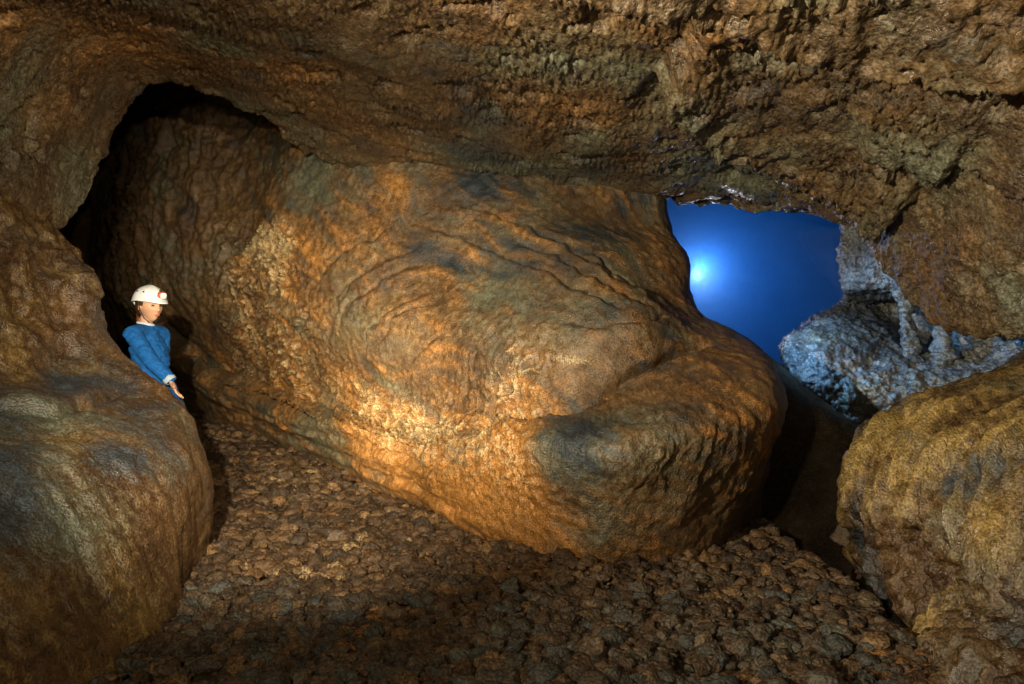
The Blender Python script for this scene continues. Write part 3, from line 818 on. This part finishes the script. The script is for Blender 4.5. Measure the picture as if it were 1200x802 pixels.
def uv_sphere(nu, nv, z0=-1.0, z1=1.0):
    v, f = [], []
    zs = np.linspace(math.asin(z0), math.asin(z1), nv)
    for a in zs:
        for k in range(nu):
            b = 2 * math.pi * k / nu
            v.append((math.cos(a) * math.cos(b), math.cos(a) * math.sin(b), math.sin(a)))
    for r in range(nv - 1):
        for k in range(nu):
            f.append((r * nu + k, r * nu + (k + 1) % nu, (r + 1) * nu + (k + 1) % nu, (r + 1) * nu + k))
    return np.array(v), f

def build_person():
    BX, BY = -2.545, 5.86
    bz = float(floor_z(BX, BY))
    root = bpy.data.objects.new('person', None); COL.objects.link(root)
    root.location = (BX, BY, bz); root.scale = (1.07, 1.07, 1.03)
    tag(root, 'person in a blue sweater and white caving helmet leaning behind the rolled rock lip', 'person')
    skin = plain('skin', (0.52, 0.29, 0.18), 0.5, 0.4, 0.06, 40)
    blue = plain('blue_fleece', (0.007, 0.085, 0.29), 0.85, 0.2, 0.22, 45, 0.5)
    jean = plain('work_trousers', (0.05, 0.06, 0.09), 0.85, 0.2, 0.2, 80, 0.4)
    boot_m = plain('boot_leather', (0.03, 0.022, 0.016), 0.6, 0.3)
    hair_m = plain('brown_hair', (0.055, 0.022, 0.010), 0.45, 0.5, 0.35, 120, 0.4)
    white = plain('helmet_shell', (0.72, 0.75, 0.78), 0.35, 0.5, 0.12, 22)
    dark = plain('dark_plastic', (0.02, 0.02, 0.022), 0.4)
    orange = plain('orange_plastic', (0.50, 0.09, 0.03), 0.4)
    grey = plain('pale_cuff', (0.30, 0.36, 0.40), 0.8, 0.2)
    lens_m = plain('lamp_lens', (0.75, 0.78, 0.80), 0.1, 0.8)
    collar_m = plain('pale_collar', (0.45, 0.55, 0.65), 0.8, 0.2)
    F = np.array([0.98, -0.18, 0]); R = np.array([-0.18, -0.98, 0]); U = np.array([0, 0, 1.0])
    pel, spi, che, nkb, nek = (np.array(q) for q in ((-.03, 0, .90), (-.085, 0, 1.06), (-.125, 0, 1.22), (-.145, 0, 1.345), (-.135, 0, 1.42)))
    def sh(s): return np.array((-.128, 0, 1.318)) + R * s * .150
    rs, ls = sh(1), sh(-1)
    rel, rwr = np.array((.000, -.235, 1.135)), np.array((.130, -.245, 1.005))
    rhd = np.array((.165, -.240, .935))
    lel, lwr = ls + np.array((-.02, .05, -.25)), ls + np.array((.02, .05, -.46))
    hipr, hipl = pel + R * .085 - U * .05, pel - R * .085 - U * .05
    knr, knl = hipr * [1, 1, 0] + F * .10 + U * .47, hipl * [1, 1, 0] + F * .13 + U * .47
    anr, anl = hipr * [1, 1, 0] + F * .06 + U * .09, hipl * [1, 1, 0] + F * .09 + U * .09
    # bare body
    bv = [pel, spi, che, nkb, nek, nek + U * .05 + F * .008, rs, rel, rwr, ls, lel, lwr, hipr, knr, anr, hipl, knl, anl, lwr + np.array((.03, 0, -.07))]
    be = [(0, 1), (1, 2), (2, 3), (3, 4), (4, 5), (2, 6), (6, 7), (7, 8), (2, 9), (9, 10), (10, 11), (11, 18), (0, 12), (12, 13), (13, 14), (0, 15), (15, 16), (16, 17)]
    br = [.085, .07, .07, .045, .044, .05, .026, .026, .026, .026, .038, .026, .075, .052, .036, .075, .052, .036, .03]
    body = skin_mesh('b', bv, be, br)
    # head in its own frame: x forward, y to her left, z up
    v, f = uv_sphere(72, 56)
    x, y, z = v.T
    h = np.stack([x * .096, y * .074, z * .114], -1)
    jaw = sstep(0.05, -0.95, z)
    h[:, 1] *= 1 - 0.40 * jaw
    h[:, 0] = np.where(x > 0, h[:, 0] * (1 - 0.16 * jaw), h[:, 0] * (1 - 0.45 * jaw))
    h[:, 0] += 0.020 * jaw
    front = sstep(0.2, 0.8, x)
    def g(yc, zc, sy, sz): return np.exp(-((h[:, 1] - yc) / sy) ** 2 - ((h[:, 2] - zc) / sz) ** 2) * front
    h[:, 0] += 0.010 * g(0, .010, .010, .030) + 0.019 * g(0, -.022, .012, .014)           # nose
    for s in (-1, 1):
        h[:, 0] -= 0.012 * g(s * .031, .010, .018, .012)                                     # eye sockets
        h[:, 0] += 0.004 * g(s * .036, -.022, .020, .018)                                    # cheeks
    h[:, 0] += 0.007 * g(0, -.052, .020, .006) + 0.006 * g(0, -.064, .018, .006) - 0.006 * g(0, -.058, .022, .003) + 0.010 * g(0, -.094, .020, .016)
    h[:, 0] += 0.004 * g(0, .030, .05, .008)
    hf = np.array([0.84, -0.53, -0.12]); hf /= np.linalg.norm(hf)
    hl = np.cross((0, 0, 1.0), hf); hl /= np.linalg.norm(hl); hu = np.cross(hf, hl)
    HC = np.array((-.108, -.012, 1.520))
    def hw(p): p = np.asarray(p, float); return HC + p[:, :1] * hf + p[:, 1:2] * hl + p[:, 2:] * hu
    parts = [body, (hw(h), f)]
    for s in (-1, 1):                                                                       # ears
        e, ef = uv_sphere(16, 12); e = e * [.018, .008, .030]; e[:, 1] += s * .074; e[:, 0] -= .006; e[:, 2] -= .005
        parts.append((hw(e), ef))
    # right hand resting on the rock, five bent fingers
    hd = rhd - rwr; hd /= np.linalg.norm(hd)
    across = np.array([0.25, -0.95, 0.1]); across -= hd * (across @ hd); across /= np.linalg.norm(across)
    palmn = np.cross(hd, across)
    pm, pf = uv_sphere(20, 14)
    parts.append((rwr + hd * .042 + pm[:, :1] * hd * .048 + pm[:, 1:2] * across * .040 + pm[:, 2:] * palmn * .016, pf))
    def finger(base, d0, lens, rad, curl):
        pts = [base]; d = d0 / np.linalg.norm(d0)
        for Lf in lens:
            pts.append(pts[-1] + d * Lf); d = d - palmn * curl; d /= np.linalg.norm(d)
        return skin_mesh('f', pts, [(k, k + 1) for k in range(len(pts) - 1)], [rad * (1 - .08 * k) for k in range(len(pts))], 2)
    for off, Lf in ((.028, .026), (.010, .029), (-.009, .027), (-.027, .021)):
        parts.append(finger(rwr + hd * .072 + across * off, hd + across * off * 3, (Lf * 1.3, Lf, Lf * .8), .0085, .35))
    parts.append(finger(rwr + hd * .028 + across * .030, hd * .6 + across, (.032, .026, .02), .0095, .2))
    lh = lwr + np.array((.03, 0, -.07))
    for off in (-.024, -.008, .008, .024):
        base = lh + np.array((off, 0, -.01)); parts.append(skin_mesh('f', [base, base + np.array((.006, 0, -.04)), base + np.array((.0, 0, -.075))], [(0, 1), (1, 2)], [.009, .008, .007], 2))
    parts.append(skin_mesh('f', [lh + np.array((.02, 0, .02)), lh + np.array((.045, 0, -.01)), lh + np.array((.05, 0, -.035))], [(0, 1), (1, 2)], [.01, .009, .008], 2))
    bv2, bf2 = remesh(*merge(parts), 0.0042)
    poly_obj('body', bv2, bf2, skin, root)
    # sweater
    def balls(pts, radii, step=.012):
        out = []
        for a, b, ra, rb in zip(pts[:-1], pts[1:], radii[:-1], radii[1:]):
            n = max(2, int(np.linalg.norm(b - a) / step))
            for t in np.linspace(0, 1, n):
                q, qf = uv_sphere(18, 12, -.995, .995)
                r0 = np.array(ra) * (1 - t) + np.array(rb) * t            # along F, along R, up
                out.append((a * (1 - t) + b * t + q[:, :1] * F * r0[0] + q[:, 1:2] * R * r0[1] + q[:, 2:] * U * r0[2],
                            qf + [tuple(range(18))[::-1], tuple(range(198, 216))]))
        return out
    e3 = lambda r: (r, r, r)
    up_r, up_l = (rs + rel) / 2, (ls + lel) / 2
    bl = balls([pel - U * .05, spi, che, nkb - U * .02, nkb + U * .03], [(.110, .135, .05), (.100, .120, .05), (.115, .130, .05), (.078, .090, .04), (.054, .056, .02)])
    bl += balls([nkb - U * .01, rs, up_r, rel, rwr - (rwr - rel) * .08], [e3(.066), e3(.059), e3(.055), e3(.050), e3(.042)])
    bl += balls([nkb - U * .01, ls, up_l, lel, lwr - (lwr - lel) * .06], [e3(.066), e3(.059), e3(.055), e3(.048), e3(.040)])
    v, f = remesh(*merge(bl), 0.006)
    n = (fbm(v * [8, 8, 16] + 3, 3) * 0.010 + (ridged(v * [9, 9, 22] + 0.8 * perlin(v * 7)[:, None], 2) - .8) * 0.007 + 0.004)[:, None]
    cen = np.stack([np.interp(v[:, 2], [.9, 1.345], [0, -.145]), 0 * v[:, 0], v[:, 2]], -1)
    dirn = v - cen; dirn /= np.maximum(np.linalg.norm(dirn, axis=1, keepdims=True), 1e-6)
    poly_obj('sweater', v + dirn * n, f, blue, root)
    ring, rf = uv_sphere(28, 6, -0.5, 0.5)
    cl = ring * [.060, .060, .020]; cl = cl + (nkb + U * .048 + F * .004); cl[:, 2] += 0.18 * (cl[:, 0] - nkb[0]) * -1
    poly_obj('collar', cl, rf, collar_m, root)
    ax = (rwr - rel) / np.linalg.norm(rwr - rel); b1 = np.cross(ax, U); b1 /= np.linalg.norm(b1); b2 = np.cross(ax, b1)
    cf = rwr - ax * .006 + ring[:, :1] * b1 * .043 + ring[:, 1:2] * b2 * .043 + ring[:, 2:] * ax * .042
    poly_obj('cuff', cf, rf, grey, root)
    # trousers and boots, mostly behind the rock
    tv = [pel + U * .03, pel, hipr, knr, anr, hipl, knl, anl]
    v, f = skin_mesh('t', tv, [(0, 1), (1, 2), (2, 3), (3, 4), (1, 5), (5, 6), (6, 7)], [.135, .135, .098, .072, .058, .098, .072, .058], 2, 1)
    poly_obj('trousers', v, f, jean, root)
    for a in (anr, anl):
        v, f = skin_mesh('s', [a, a * [1, 1, 0] + U * .05, a * [1, 1, 0] + U * .045 + F * .10, a * [1, 1, 0] + U * .04 + F * .17], [(0, 1), (1, 2), (2, 3)], [.05, .048, .046, .036], 2)
        poly_obj('boot', v, f, boot_m, root)
    # eyes, brows, lips
    eye_m = plain('eye_dark', (0.02, 0.012, 0.008), 0.2, 0.5)
    lip_m = plain('lips', (0.42, 0.13, 0.09), 0.45)
    for s in (-1, 1):
        e, ef = uv_sphere(14, 10); e = e * [.007, .012, .0055] + [.083, s * .031, .009]
        poly_obj('eye', hw(e), ef, eye_m, root)
        e = uv_sphere(14, 10)[0] * [.005, .016, .0035] + [.090, s * .031, .030]
        poly_obj('eyebrow', hw(e), ef, hair_m, root)
    e, ef = uv_sphere(16, 10); e = e * [.008, .021, .008] + [.0905, 0, -.058]
    poly_obj('lips', hw(e), ef, lip_m, root)
    # hair: cap under the helmet, sides in front of and behind the ear, and a pony tail
    v, f = uv_sphere(64, 48)
    x, y, z = v.T
    hh = np.stack([x * .104 - .004, y * .083, z * .120 + .004], -1)
    hh += 0.004 * fbm(v * 6, 3)[:, None] * v
    ok = (x < np.where(z > .42, 1.1, np.where(z > -0.1, 0.42, np.where(z > -0.6, 0.02, -0.25)))) & (z > -0.78)
    poly_obj('hair', hw(hh), [t for t in f if all(ok[i] for i in t)], hair_m, root)
    tail = [(-.085, .0, -.035), (-.108, .005, -.065), (-.118, .01, -.105), (-.105, .01, -.15), (-.09, .01, -.185)]
    v, f = skin_mesh('p', hw(tail), [(k, k + 1) for k in range(4)], [.022, .027, .028, .022, .008], 2)
    v = v + 0.004 * fbm(v * 40, 2)[:, None]
    poly_obj('ponytail', v, f, plain('reddish_hair', (0.16, 0.05, 0.022), 0.5, 0.4, 0.4, 120, 0.4), root)
    # helmet: shell with a brim, vents, cradle strap, lamp
    v, f = uv_sphere(72, 30, 0.0, 0.9999)
    x, y, z = v.T
    low = np.clip(1 - z / 0.22, 0, 1)
    hs = np.stack([x * (.126 + .006 * low) - .006, y * (.103 + .005 * low), z * .112 + .034], -1)
    brim = sstep(0.70, 1.0, x / np.maximum(np.hypot(x, y), 1e-6)) * low
    hs[:, 0] += 0.030 * brim; hs[:, 2] -= 0.006 * brim
    hs[:, 2] -= 0.020 * sstep(0.2, -1, x) * low
    ridge = np.exp(-(y / 0.16) ** 2) * sstep(0.2, 0.7, z); hs[:, 2] += 0.004 * ridge
    inner = hs * [.955, .945, .96] + [0, 0, .001]
    nv = len(hs)
    F2 = list(f) + [tuple(i + nv for i in t[::-1]) for t in f] + [(k, k + nv, (k + 1) % 72 + nv, (k + 1) % 72) for k in range(72)]
    hel = poly_obj('helmet', hw(np.concatenate([hs, inner])), F2, white, root)
    def on_helmet(az, el):
        return np.array([math.cos(el) * math.cos(az) * .127 - .006, math.cos(el) * math.sin(az) * .104, math.sin(el) * .112 + .034])
    for az, el in ((-1.15, .62), (-1.75, .62), (1.15, .62), (1.75, .62)):
        c = on_helmet(az, el); e, ef = uv_sphere(14, 8); e = e * [.011, .006, .005] + c
        poly_obj('vent', hw(e), ef, dark, hel)
    # lamp bracket and lamp on the brow
    e, ef = uv_sphere(20, 14); e = np.sign(e) * np.abs(e) ** .6 * [.017, .026, .022] + [.122, 0, .088]
    lampo = poly_obj('headlamp', hw(e), ef, orange, hel)
    e, ef = uv_sphere(20, 10); e = np.sign(e) * np.abs(e) ** .7 * [.010, .022, .022] + [.146, 0, .084]
    poly_obj('lens', hw(e), ef, lens_m, lampo)
    e, ef = uv_sphere(14, 8); e = e * [.012, .010, .013] + [.112, 0, .116]
    poly_obj('bracket', hw(e), ef, dark, hel)
    # rear cradle knob and straps
    e, ef = uv_sphere(14, 8); e = np.sign(e) * np.abs(e) ** .7 * [.016, .026, .018] + [-.118, 0, -.010]
    poly_obj('cradle_knob', hw(e), ef, white, hel)
    for s in (-1, 1):
        pts = [(-.105, s * .06, .03), (-.118, s * .030, -.008), (-.122, 0, -.03)]
        v, f = skin_mesh('c', hw(pts), [(0, 1), (1, 2)], [.006, .006, .006], 1); poly_obj('strap', v, f, white, hel)
        pts = [(.01, s * .096, .03), (.012, s * .078, -.03), (.03, s * .056, -.085), (.045, s * .02, -.118)]
        v, f = skin_mesh('c', hw(pts), [(0, 1), (1, 2), (2, 3)], [.004] * 4, 1); poly_obj('strap', v, f, dark, hel)
build_person()
